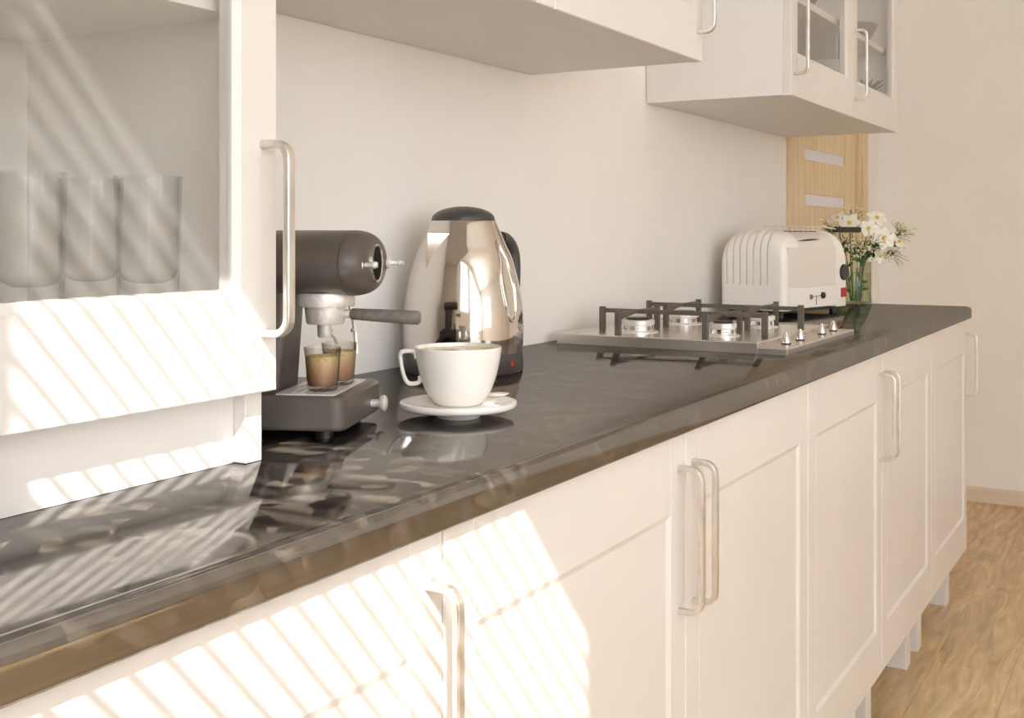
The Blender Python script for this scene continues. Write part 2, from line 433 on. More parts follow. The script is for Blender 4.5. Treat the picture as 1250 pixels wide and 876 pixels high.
DOORF = .586
def base_cabinet(x0, w, handle_side, label, split=None):
    root = thing('base_cabinet', label, 'cabinet', (x0, DOORF, 0), 0, 'white base cabinets under the worktop')
    obj('carcass', bx(.0005, w-.0005, .021, YW-DOORF-.002, .152, .8765), M['carcass'], root, .001)
    edges = split or [(0, w, handle_side)]
    for a, b_, hs in edges:
        d = obj('door', door_mesh(a+.0015, b_-.0015, .150, .8755, 0, .020, .06, .112), M['white'], root)
        hx = b_-.026 if hs == 'r' else a+.026
        h = obj('handle', handle_mesh(hx, 0, .633, .833), M['handle'], d, .0018); h['label'] = 'satin metal bow handle'
    for lx in ((.004, .054), (w-.147, w-.097)):
        for ly in ((.036, .086), (.46, .51)):
            obj('leg', bx(lx[0], lx[1], ly[0], ly[1], 0, .152), M['white'], root, .002)
    return root
base_cabinet(-.313, 1.2, 'r', 'white base cabinet at the near left, striped by sunlight, handle beside its right edge',
             split=[(0, .6, 'l'), (.6, 1.2, 'r')])
base_cabinet(.887, .6, 'r', 'white base cabinet in front of the coffee cup, crossed by the sun patch edge')
base_cabinet(1.487, .6, 'l', 'shaded white base cabinet left of the hob, handle at its left edge')
base_cabinet(2.087, .6, 'r', 'shaded white base cabinet directly under the gas hob')
base_cabinet(2.687, .6, 'l', 'white base cabinet under the toaster, second from the far end of the worktop')
base_cabinet(3.287, .6, 'r', 'white base cabinet at the far end of the worktop, beside the bare floor')

# worktop with rolled front edge
prof = [(YW-.001, ZT), (YF+.016, ZT)]
prof += [(YF+.0145, ZT-.0006), (YF+.013, ZT-.0004)]
for k in range(0, 9):
    a = k/8*math.pi/2; prof.append((YF+.012-.012*math.sin(a), ZT-.013+.012*math.cos(a)))
for k in range(0, 5):
    a = k/4*math.pi/2; prof.append((YF+.006-.006*math.cos(a), ZT-.032-.006*math.sin(a)))
prof += [(YW-.001, ZT-.038)]
wt = obj('worktop', prism(prof, 'x', XL+.001, 3.885), M['worktop'], smooth=True)
tag(wt, 'long dark stone worktop with a rolled front edge running over the base cabinets', 'worktop')

# ---------------- glass cabinet standing on the worktop (left)
UF = .786
g1 = thing('display_cabinet', 'white glass-fronted cabinet standing on the worktop, sun stripes on its lower rail', 'cabinet', (.287, UF, ZT))
TOPZ = 2.25-ZT
obj('carcass', cavity(0, .6, .0205, YW-UF-.002, .078, TOPZ, .020), M['carcass'], g1, .001)
for xa in (0, .576): obj('side_panel', bx(xa, xa+.024, .0205, YW-UF-.002, .0005, .0775), M['white'], g1, .001)
obj('plinth_panel', bx(.0245, .5755, .036, .052, .0005, .0775), M['white'], g1)
d = obj('door', door_mesh(.0015, .5995, .073, TOPZ, 0, .020, .06, .103, True), M['white'], g1)
h = obj('handle', handle_mesh(.5795, 0, .128, .322), M['handle'], d, .0018); h['label'] = 'satin metal bow handle'
obj('glass_pane', bx(.0605, .5395, .0072, .0112, .1765, TOPZ-.1035), M['pane'], d)
obj('shelf', bx(.0205, .5795, .034, YW-UF-.025, 1.363-ZT, 1.383-ZT), M['carcass'], g1, .001)

# glass tumblers inside it
def tumbler(loc, label):
    r0, r1, H = .027, .0325, .188
    prof_o = [(0, 0), (r0, 0), (r0+.001, .003), (r1, H), (r1-.002, H), (r1-.003, H-.004), (r0+.0015, .094), (r0-.003, .087), (r0-.012, .083), (0, .082)]
    root = thing('glass_tumbler', label, 'glass', loc, 0, 'clear tumblers in the display cabinet')
    obj('glass_wall', lathe(prof_o, 40), M['glass'], root, smooth=True)
    return root
zt_ = ZT+.098+.0005
t1 = tumbler((.696, .914, zt_), 'clear glass tumbler nearest the left edge inside the display cabinet')
copy_thing(t1, (.812, .972, zt_), 'clear glass tumbler standing furthest back, behind and between the other two')
copy_thing(t1, (.808, .883, zt_), 'clear glass tumbler closest to the glass door edge and the handle')

# ---------------- wall cabinet (middle)
UZ = 1.473
UT = 2.2
def wall_cab(name, label, x0, yfront, doors, glass):
    root = thing(name, label, 'cabinet', (x0, yfront, UZ)); H = UT-UZ
    w = doors[-1][1]
    if glass: obj('carcass', cavity(0, w, .0205, YW-yfront-.002, 0, H, .018), M['carcass'], root, .001)
    else: obj('carcass', bx(0, w, .0205, YW-yfront-.002, 0, H), M['carcass'], root, .001)
    for a, b_, hs in doors:
        d = obj('door', door_mesh(a+.0015, b_-.0015, -.001, H, 0, .02, .06, .108, glass), M['white'], root)
        hx = b_-.026 if hs == 'r' else a+.026
        h = obj('handle', handle_mesh(hx, 0, .048, .248), M['handle'], d, .0018); h['label'] = 'satin metal bow handle'
        if glass: obj('glass_pane', bx(a+.0620, b_-.0620, .0072, .0112, .1085, H-.1085), M['pane'], d)
    if glass: obj('shelf', bx(.0185, w-.0185, .034, YW-yfront-.023, .252, .27), M['carcass'], root, .001)
    return root
wall_cab('wall_cabinet', 'white solid-door wall cabinet hanging above the kettle', .887, UF+.002, [(0, .6, 'l'), (.6, 1.2, 'r')], False)
CF = .795
wall_cab('glass_wall_cabinet', 'white glass-door wall cabinet hanging above the toaster at the far end', 2.687, CF, [(0, .59, 'l'), (.59, 1.185, 'l')], True)
# crockery in it
def bowl(loc, label, r=.075, h=.055):
    return tag(obj('bowl', lathe([(0, 0), (r*.55, 0), (r*.6, .004), (r*.8, h*.5), (r, h), (r-.004, h), (r*.78, h*.55), (r*.5, .01), (0, .008)], 40), M['dish'], smooth=True, loc=loc), label, 'bowl', 'grey bowls in the far wall cabinet')
bowl((3.10, .91, UZ+.2705), 'grey bowl on the shelf behind the left glass door of the far wall cabinet')
bowl((3.728, .905, UZ+.2705), 'grey bowl on the shelf behind the right glass door of the far wall cabinet', .08, .062)
pl = thing('potted_rosette', 'dark spiky rosette plant on the bottom panel of the far wall cabinet', 'plant', (3.735, .875, UZ+.0185))
obj('pot', lathe([(0, 0), (.042, 0), (.052, .09), (.048, .09), (.045, .082), (0, .082)], 28), M['dish'], pl, smooth=True)
bm = BM()
for k in range(22):
    a = k*2.399; t = .2+.8*(k/22); L = .075*t+.025; el = R(72-58*t)
    dx, dy = math.cos(a), math.sin(a); tip = Vector((dx*L*math.cos(el), dy*L*math.cos(el), .088+L*math.sin(el)+.012))
    ps = [Vector((0, 0, .076)), Vector((dx*.014, dy*.014, .094)), tip*.55+Vector((0, 0, .088*.45)), tip]
    sweep(ps, [(-.002, -.011), (.002, -.011), (.002, .011), (-.002, .011)], up=(0, 0, 1), bm=bm, scales=[.6, 1, .9, .1])
obj('leaves', bm, M['succulent'], pl)

# ---------------- coffee machine
AX = Matrix.Rotation(R(22.5), 4, 'Z')
cm = thing('espresso_machine', 'charcoal espresso machine with horizontal boiler beside the display cabinet', 'coffee machine', (1.0905, .8326, ZT), R(22.5))
def rrect(x0, x1, y0, y1, r, n=6, rb=None):
    rb = rb or r
    P = []
    for cx, cy, a0, rr in ((x1-r, y0+r, -90, r), (x1-rb, y1-rb, 0, rb), (x0+rb, y1-rb, 90, rb), (x0+r, y0+r, 180, r)):
        for k in range(n+1):
            a = R(a0+90*k/n); P.append((cx+rr*math.cos(a), cy+rr*math.sin(a)))
    return P
obj('base', prism(rrect(-.085, .085, 0, .25, .016), 'z', .010, .0495), M['machine'], cm, .005, True, 3)
for fx in (-.06, .06):
    for fy in (.03, .22): obj('foot', lathe([(0, 0), (.010, 0), (.010, .0105), (0, .0105)], 20), M['black'], cm, loc=(fx, fy, 0))
# drip tray with slots
bm = BM()
tx0, tx1, ty0, ty1 = -.080, .058, .013, .080
grid_x = [tx0, tx0+.010, tx0+.048, tx0+.056, tx1-.010, tx1]; grid_y = [ty0]
for k in range(6):
    a = ty0+.007+k*.0092; grid_y += [a+.001, a+.0038]
grid_y.append(ty1)
V = {}
for lev, z in ((0, .0512), (1, .0495)):
    for i, x in enumerate(grid_x):
        for j, y in enumerate(grid_y): V[lev, i, j] = bm.verts.new((x, y, z))
NX, NY = len(grid_x), len(grid_y)
for i in range(NX-1):
    for j in range(NY-1):
        hole = (j % 2 == 1 and i in (1, 3))
        if not hole:
            bm.faces.new([V[0, i, j], V[0, i+1, j], V[0, i+1, j+1], V[0, i, j+1]])
            bm.faces.new([V[1, i, j], V[1, i, j+1], V[1, i+1, j+1], V[1, i+1, j]])
        else:
            for p, q in (((i, j), (i+1, j)), ((i+1, j), (i+1, j+1)), ((i+1, j+1), (i, j+1)), ((i, j+1), (i, j))):
                bm.faces.new([V[0, p[0], p[1]], V[0, q[0], q[1]], V[1, q[0], q[1]], V[1, p[0], p[1]]])
for i in range(NX-1):
    for j in (0, NY-1): bm.faces.new([V[0, i, j], V[0, i+1, j], V[1, i+1, j], V[1, i, j]])
for j in range(NY-1):
    for i in (0, NX-1): bm.faces.new([V[0, i, j], V[0, i, j+1], V[1, i, j+1], V[1, i, j]])
o = obj('drip_tray', bm, M['alu'], cm); o['label'] = 'slotted metal drip tray'
obj('tray_well', bx(tx0+.004, tx1-.004, ty0+.004, ty1-.004, .0485, .0497), M['black'], cm)
# column
bm = BM()
lo = rrect(-.036, .036, .090, .215, .01, 4); hi = rrect(-.034, .034, .080, .215, .01, 4)
A = [bm.verts.new((p[0], p[1], .049)) for p in lo]; B = [bm.verts.new((p[0], p[1], .175)) for p in hi]
for i in range(len(A)): bm.faces.new((A[i], A[(i+1) % len(A)], B[(i+1) % len(A)], B[i]))
bm.faces.new(A); bm.faces.new(B)
obj('column', bm, M['machine'], cm, smooth=True)
# boiler cylinder, axis along local y, front at y=-.0126
RC = .0385; zc = .1955
prof = [(0, -.0170), (.022, -.0170)]
for k in range(1, 9):
    a = k/8*math.pi/2; prof.append((.022+(RC-.022)*math.sin(a), -.0170+.027*(1-math.cos(a))))
prof += [(RC, .0110), (RC-.0007, .0117), (RC-.0007, .0125), (RC, .0132), (RC, .225)]
for k in range(1, 6):
    a = k/5*math.pi/2; prof.append((.028+(RC-.028)*math.cos(a), .225+.012*math.sin(a)))
prof.append((0, .237))
toY = Matrix.Translation((0, 0, zc)) @ Matrix(((1, 0, 0, 0), (0, 0, 1, 0), (0, -1, 0, 0), (0, 0, 0, 1)))
obj('boiler', rotmesh(lathe(prof, 72), Matrix.Diagonal((1.82, 1, 1, 1)) @ toY), M['machine'], cm, smooth=True)
TG = Matrix.Translation((-.012, -.0045, 0)) @ toY
bz = obj('gauge', rotmesh(lathe([(0, -.0146), (.0196, -.0146), (.0205, -.0152), (.0205, -.0152), (.0226, -.0158), (.0226, -.0105), (0, -.0105)], 48), TG), M['chrome'], cm, smooth=True)
obj('gauge_face', rotmesh(lathe([(0, -.0150), (.0195, -.0150), (.0195, -.0140), (0, -.0140)], 48), TG), M['gauge'], bz)
# levers left and right of the gauge
for sx in (-1, 1):
    T = Matrix.Translation((-.0500 if sx < 0 else .0440, -.010 if sx < 0 else -.0145, -.001)) @ toY
    prof = [(0, .004), (.0065, .004), (.0075, .0005), (.0065, -.003), (.003, -.004), (.0026, -.012), (.0036, -.0135), (.0042, -.016), (.003, -.019), (0, -.0195)] if sx < 0 else \
           [(0, .006), (.0065, .006), (.007, .002), (.0045, 0), (.0045, -.0015), (.0068, -.003), (.0068, -.006), (.003, -.0075), (.0022, -.016), (.0035, -.017), (.0035, -.019), (.0015, -.0205), (.0028, -.022), (0, -.0245)]
    obj('valve_knob', rotmesh(lathe(prof, 24), T), M['alu'], cm, smooth=True)
for sz in (-1, 1):
    T = Matrix.Translation((-.040, -.0135, sz*.0135)) @ toY
    obj('rivet', rotmesh(lathe([(0, .006), (.003, .006), (.003, -.0015), (0, -.002)], 16), T), M['alu'], cm, smooth=True)
# group head + portafilter
obj('group_plate', lathe([(0, 0), (.0345, 0), (.0352, .001), (.0352, .013), (.034, .016), (0, .016)], 48), M['alu'], cm, smooth=True, loc=(0, .047, .1445))
pf = obj('portafilter', lathe([(0, 0), (.021, 0), (.0225, .002), (.0242, .018), (.0242, .0215), (0, .0215)], 48), M['alu'], cm, smooth=True, loc=(0, .047, .1235))
obj('spout', lathe([(0, 0), (.007, 0), (.0082, .002), (.0082, .0165), (0, .0165)], 24), M['alu'], pf, smooth=True, loc=(0, .001, -.016))
obj('spout_tip', sweep([(.007, -.004, -.010), (.014, -.008, -.016), (.019, -.010, -.024)], circ(.0032, 10)), M['alu'], pf, smooth=True)
hp = [(0, -.020, .012), (0, -.034, .012)]
obj('handle_neck', tube(hp, .005, 12), M['alu'], pf, smooth=True)
gp = [(0, -.030, .0120), (0, -.033, .0118), (0, -.060, .0105), (0, -.100, .0085), (0, -.112, .008), (0, -.1145, .008)]
o = obj('handle', sweep(gp, circ(.0078, 16), scales=[.6, .85, .95, 1.05, 1.05, .75]), M['grip'], pf, smooth=True); o['label'] = 'grey round grip'
# steam wand
obj('steam_wand', tube([(.036, .028, .148), (.0365, .024, .135), (.036, .020, .11), (.034, .018, .085)],   .0028, 10), M['alu'], cm, smooth=True)
for zz in (.129, .113): obj('wand_ring', lathe([(0, -.002), (.004, -.002), (.004, .002), (0, .002)], 16), M['chrome'], cm, loc=(.0362, .0222, zz))
obj('base_knob', rotmesh(lathe([(0, .001), (.0048, .001), (.0048, -.011), (.0085, -.0115), (.0098, -.0135), (.0098, -.0165), (.0075, -.0185), (0, -.019)], 28), Matrix.Translation((.035, 0, .0255-zc)) @ toY), M['alu'], cm, smooth=True)

# espresso glasses on the drip tray
def shot_glass(lx, ly, label):
    p = Matrix.Translation((1.0905, .8326, 0)) @ AX @ Vector((lx, ly, 0))
    root = thing('espresso_glass', label, 'glass', (p.x, p.y, ZT+.0513), R(10), 'espresso glasses on the drip tray')
    N = 10; sg = 40
    def ring(bm, r, z, fac):
        vs = []
        for i in range(sg):
            a = 2*math.pi*i/sg; q = (a % (2*math.pi/N))-math.pi/N
            rr = r*((1-fac)+fac*math.cos(math.pi/N)/math.cos(q)); vs.append(bm.verts.new((rr*math.cos(a), rr*math.sin(a), z)))
        return vs
    bm = BM()
    L = [(.0160, 0, 1), (.0178, .003, 1), (.0202, .037, 1), (.0206, .041, .3), (.0212, .0490, 0), (.0204, .0493, 0), (.0197, .042, 0), (.0166, .006, 0), (.012, .0045, 0)]
    rs = [ring(bm, *a) for a in L]
    for a, b_ in zip(rs, rs[1:]):
        for i in range(sg): bm.faces.new((a[i], a[(i+1) % sg], b_[(i+1) % sg], b_[i]))
    bm.faces.new(rs[0]); bm.faces.new(rs[-1])
    obj('glass_wall', bm, M['shotglass'], root, smooth=True)
    obj('coffee', lathe([(0, .0055), (.0160, .0060), (.0188, .0345), (0, .0345)], 40), M['coffee'], root, smooth=True)
    obj('crema', lathe([(0, .0346), (.0189, .0346), (.0192, .0395), (0, .0397)], 40), M['crema'], root, smooth=True)
    return root
shot_glass(-.0459, .0365, 'faceted espresso glass at the front of the drip tray, filled with layered coffee')
shot_glass(.0103, .0330, 'faceted espresso glass half hidden behind the front one, under the steam wand')

# ---------------- kettle
kt = thing('electric_kettle', 'polished steel electric kettle with dark lid standing behind the coffee cup', 'kettle', (1.650, 1.050, ZT))
K = [(.0995, .033), (.1015, .05), (.1020, .068), (.1018, .084), (.0990, .119), (.0920, .154), (.0830, .188), (.0735, .209), (.0638, .231), (.0570, .247), (.0545, .2515)]
def krad(z):
    for (r0, z0), (r1, z1) in zip(K, K[1:]):
        if z0 <= z <= z1: return r0+(r1-r0)*(z-z0)/(z1-z0)
    return K[0][0] if z < K[0][1] else K[-1][0]
# smooth profile via Catmull-Rom
def smooth_prof(K, n=6):
    out = []
    for i in range(len(K)-1):
        p0 = K[max(i-1, 0)]; p1 = K[i]; p2 = K[i+1]; p3 = K[min(i+2, len(K)-1)]
        for k in range(n):
            t = k/n
            out.append(tuple(.5*((2*p1[j])+(-p0[j]+p2[j])*t+(2*p0[j]-5*p1[j]+4*p2[j]-p3[j])*t*t+(-p0[j]+3*p1[j]-3*p2[j]+p3[j])*t**3) for j in (0, 1)))
    out.append(K[-1]); return out
body = obj('body', lathe([(0, .033)] + smooth_prof(K) + [(.050, .2518), (0, .2518)], 96), M['chrome'], kt, smooth=True)
obj('base', lathe([(0, 0), (.099, 0), (.1012, .0025), (.1008, .022), (.1000, .0328), (0, .0328)], 96), M['darkplastic'], kt, smooth=True)
dome = [(0, .2516), (.0540, .2516), (.0535, .2545)]
for k in range(1, 10):
    a = k/9*math.pi/2; dome.append((.0535*math.cos(a), .2545+.0215*math.sin(a)))
dome[-1] = (0, .276)
obj('lid', lathe(dome, 64), M['darkplastic'], kt, smooth=True)
# spout: wedge beak; direction phi measured in world
view_k = math.atan2(-1.05, -1.65)
def kdir(phi): a = view_k + phi; return Vector((math.cos(a), math.sin(a), 0)), Vector((-math.sin(a), math.cos(a), 0))
nd, td = kdir(R(-44))
bm = BM(); zt2, zb2 = .2315, .158
rt = krad(zt2)
def kp(phi, z, extra=-.002):
    d_, _ = kdir(phi); r = krad(z)+extra; return (d_*r+Vector((0, 0, z)))
tip_t = nd*(rt+.0225)+Vector((0, 0, zt2+.001))
Lp, Rp, Bp = kp(R(-44-30), zt2), kp(R(-44+30), zt2), kp(R(-44), zb2)
vl, vr, vt, vb = (bm.verts.new(p) for p in (Lp, Rp, tip_t, Bp))
vin = bm.verts.new(kp(R(-44), zt2, -.004))
bm.faces.new((vl, vb, vt)); bm.faces.new((vr, vt, vb)); bm.faces.new((vl, vt, vin)); bm.faces.new((vt, vr, vin)); bm.faces.new((vl, vin, vb)); bm.faces.new((vin, vr, vb))
sp_ = obj('spout', bm, M['chrome'], kt, .0015); sp_['label'] = 'triangular pouring beak'
# water window on the right side of the body
pts = []
for k in range(32):
    a = 2*math.pi*k/32; cz = .152; zz = cz+.066*math.sin(a)
    wdt = 10*math.cos(a)*(1.0 if zz < cz else (1-.55*(zz-cz)/.066))
    pts.append(kp(R(52+wdt), zz, .0008))
wg = obj('water_window', tube(pts, .0021, 8, True), M['chrome'], kt, smooth=True)
# handle, at the back right
nh, th_ = kdir(R(140))
hp = [nh*.068+Vector((0, 0, .212)), nh*.092+Vector((0, 0, .222)), nh*.116+Vector((0, 0, .220)), nh*.134+Vector((0, 0, .202)), nh*.140+Vector((0, 0, .175)), nh*.138+Vector((0, 0, .13)), nh*.130+Vector((0, 0, .09)), nh*.114+Vector((0, 0, .066)), nh*.097+Vector((0, 0, .062))]
def smooth_path(P, n=5):
    out = []
    for i in range(len(P)-1):
        p0, p1, p2, p3 = P[max(i-1, 0)], P[i], P[i+1], P[min(i+2, len(P)-1)]
        for k in range(n):
            t = k/n; out.append(.5*((2*p1)+(p2-p0)*t+(2*p0-5*p1+4*p2-p3)*t*t+(3*p1-p0-3*p2+p3)*t**3))
    out.append(P[-1]); return out
sec = [(.011*math.cos(2*math.pi*k/14), .013*math.sin(2*math.pi*k/14)) for k in range(14)]
hd = obj('handle', sweep(smooth_path(hp), sec, up=tuple(nh)), M['darkplastic'], kt, smooth=True); hd['label'] = 'dark grey plastic handle'
# red mark on the base
a, bq = kdir(R(52))
bm = BM()
for k, (dx, dz, s) in enumerate(((0, 0, .0045),)):
    pts = [(-.0035, -.004), (.003, -.0045), (.0042, .0005), (.0012, .006), (-.0002, .003), (-.0028, .0025)]
    vs = [bm.verts.new(a*.1018+bq*p[0]+Vector((0, 0, .017+p[1]))) for p in pts]; vb_ = [bm.verts.new(a*.099+bq*p[0]+Vector((0, 0, .017+p[1]))) for p in pts]
    bm.faces.new(vs); bm.faces.new(vb_)
    for i in range(6): bm.faces.new((vs[i], vs[(i+1) % 6], vb_[(i+1) % 6], vb_[i]))
obj('red_emblem', bm, M['redlogo'], kt)

# ---------------- cup, saucer, spoon
CX, CY = 1.2195, .7835
tag(obj('saucer', lathe([(0, 0), (.026, 0), (.028, .002), (.030, .009), (.052, .0102), (.069, .0120), (.0728, .0145), (.0738, .0175), (.0732, .0200), (.0710, .0210), (.066, .0205), (.048, .0172), (.040, .0168), (0, .0168)], 96), M['ceramic'], smooth=True, loc=(CX, CY, ZT)), 'round white saucer under the white cup on the worktop', 'saucer')
cup = thing('coffee_cup', 'wide white porcelain cup of pale tea standing on the saucer', 'cup', (CX, CY, ZT+.0170))
C = [(.0290, 0), (.0320, .0026), (.0400, .0145), (.0456, .0278), (.0495, .0415), (.0524, .0550), (.0540, .0660), (.0545, .0705)]
Ci = [(.0531, .0716), (.0515, .060), (.048, .044), (.042, .026), (.034, .010), (0, .006)]
obj('body', lathe([(0, 0)] + smooth_prof(C, 5) + [(.0541, .0716)] + Ci, 96), M['ceramic'], cup, smooth=True)
obj('tea', lathe([(0, .0665), (.0523, .0665), (.0525, .0671), (0, .0671)], 72), M['tea'], cup)
vdir = math.atan2(CY, CX); ld = Vector((-math.sin(vdir), math.cos(vdir), 0))   # image-left
hz = [(.0525, .0640), (.0540, .0705), (.0570, .0722), (.0680, .0722), (.0722, .0690), (.0722, .0620), (.0690, .0460), (.0650, .0370), (.0600, .0340), (.0520, .0345), (.0485, .0370), (.0478, .0425)]
P = [ld*a+Vector((0, 0, .0255+(z-.034)*1.06)) for a, z in hz]
side = Vector((math.cos(vdir), math.sin(vdir), 0))
obj('handle', sweep(smooth_path(P, 4), [(.0065*math.cos(t)*1.0, .0028*math.sin(t)) for t in [2*math.pi*k/12 for k in range(12)]], up=tuple(side)), M['ceramic'], cup, smooth=True)
# spoon on the saucer behind the cup, bowl showing at the right
spn = thing('teaspoon', 'small pale teaspoon lying on the saucer to the right of the cup', 'spoon', (CX, CY, ZT))
rd = -ld
bm = BM(); bc = rd*.0500+side*.030+Vector((0, 0, .0235))
dirx = (rd*.8+side*.2).normalized(); diry = Vector((-dirx.y, dirx.x, 0))
rings = []
for q in range(0, 5):
    rr = q/4
    rings.append([bm.verts.new(bc+dirx*(.0155*rr*math.cos(t))+diry*(.0105*rr*math.sin(t))+Vector((0, 0, .0042*rr*rr-.003))) for t in ([0] if q == 0 else [2*math.pi*k/20 for k in range(20)])])
for q in range(4):
    for k in range(20):
        if q == 0: bm.faces.new((rings[0][0], rings[1][k], rings[1][(k+1) % 20]))
        else: bm.faces.new((rings[q][k], rings[q][(k+1) % 20], rings[q+1][(k+1) % 20], rings[q+1][k]))
o = obj('spoon_bowl', bm, M['ceramic'], spn, smooth=True); md = o.modifiers.new('Solid', 'SOLIDIFY'); md.thickness = .0012
obj('spoon_handle', tube([bc-dirx*.013, bc-dirx*.03+Vector((0, 0, .0035)), bc-dirx*.075+side*.004+Vector((0, 0, .003))], .0018, 8), M['ceramic'], spn, smooth=True)

# ---------------- gas hob
hob = thing('gas_hob', 'stainless steel four-burner gas hob set on the worktop', 'hob', (2.14, .640, ZT))
HX, HY = .515, .49
def rim_tray(x0, x1, y0, y1, ztop, drop, rimw):
    bm = BM()
    rows = [(0, 0), (0, ztop-.0015), (.0015, ztop), (rimw, ztop), (rimw+.004, ztop-drop)]
    RG = []
    for d_, z in rows: RG.append([bm.verts.new(p) for p in ((x0+d_, y0+d_, z), (x1-d_, y0+d_, z), (x1-d_, y1-d_, z), (x0+d_, y1-d_, z))])
    for a, b_ in zip(RG, RG[1:]):
        for k in range(4): bm.faces.new((a[k], a[(k+1) % 4], b_[(k+1) % 4], b_[k]))
    bm.faces.new(RG[0]); bm.faces.new(RG[-1]); return bm
obj('top_plate', rim_tray(0, HX, .058, HY, .0225, .0022, .008), M['steel'], hob, .0015)
obj('control_strip', rim_tray(0, HX, 0, .0575, .0135, .0012, .004), M['steel'], hob, .003)
def burner(x, y, r):
    o = obj('burner', lathe([(0, 0), (r*1.25, 0), (r*1.25, .003), (r*.86, .004), (r*.86, .016), (r*1.02, .0175), (r*1.02, .0265), (r*.92, .0275), (0, .0275)], 40), M['alu'], hob, smooth=True, loc=(x, y, .020))
    c = obj('burner_cap', lathe([(0, .0276), (r*.74, .0276), (r*.78, .0285), (r*.74, .0315), (0, .0325)], 40), M['black'], o, smooth=True); c['label'] = 'black burner cap'
    bm = BM()
    for k in range(10):
        a = 2*math.pi*k/10; T = Matrix.Rotation(a, 4, 'Z')
        b_ = bx(r*.85, r*.9, -r*.16, r*.16, .006, .0145); rotmesh(b_, T)
        me = bpy.data.meshes.new('t'); b_.to_mesh(me); b_.free(); bm.from_mesh(me); bpy.data.meshes.remove(me)
    obj('burner_ports', bm, M['chrome'], o)
BX = (.125, .38); BY = (.171, .36)
burner(BX[0], BY[1], .034); burner(BX[0], BY[0], .027); burner(BX[1], BY[1], .036); burner(BX[1], BY[0], .028)
def beam(bm, a, b_, w, h0, h1, ztop):
    """flat bar from a to b (xy), depth h0 at a and h1 at b"""
    a, b_ = Vector(a), Vector(b_); d = (b_-a).normalized(); s = Vector((-d.y, d.x))*w/2
    vs = []
    for p, h in ((a, h0), (b_, h1)):
        for sg in (-1, 1):
            q = p+s*sg; vs.append((bm.verts.new((q.x, q.y, ztop)), bm.verts.new((q.x, q.y, ztop-h))))
    (a1, a2), (b1, b2), (c1, c2), (d1_, d2_) = vs
    for f in ((a1, b1, d1_, c1), (a2, c2, d2_, b2), (a1, c1, c2, a2), (b1, b2, d2_, d1_), (a1, a2, b2, b1), (c1, d1_, d2_, c2)): bm.faces.new(f)
    return bm
for gx in BX:
    g = obj('pan_support', beam(BM(), (gx, .0835), (gx, .444), .0075, .009, .009, .069), M['iron'], hob, .001)
    g['label'] = 'dark cast iron pan support'
    for ey in (.0835, .444):
        obj('support_leg', bx(gx-.0055, gx+.0055, ey-.006, ey+.006, .0205, .0725), M['iron'], g, .001)
    for by in BY:
        for sx in (-1, 1):
            ex = gx+sx*.102
            bm = BM(); beam(bm, (ex, by), (gx+sx*.02, by), .0075, .017, .007, .0685); beam(bm, (gx+sx*.021, by), (gx, by), .007, .0068, .0068, .0683)
            obj('support_arm', bm, M['iron'], g, .001)
            obj('support_leg', bx(ex-.006, ex+.006, by-.0055, by+.0055, .0205, .0725), M['iron'], g, .001)
for kx in (.100, .195, .360, .455):
    k = obj('control_knob', lathe([(.0088, .0028), (.0086, .005), (.0068, .014), (.0042, .020), (.0036, .0225), (0, .0235)], 24), M['chrome'], hob, smooth=True, loc=(kx, .032, .0125))
    c = obj('knob_collar', lathe([(0, 0), (.0092, 0), (.0092, .0026), (0, .0026)], 24), M['black'], k)
    obj('knob_pointer', tube([(.004, 0, .016), (.009, -.003, .0165)], .0016, 8), M['chrome'], k, smooth=True)

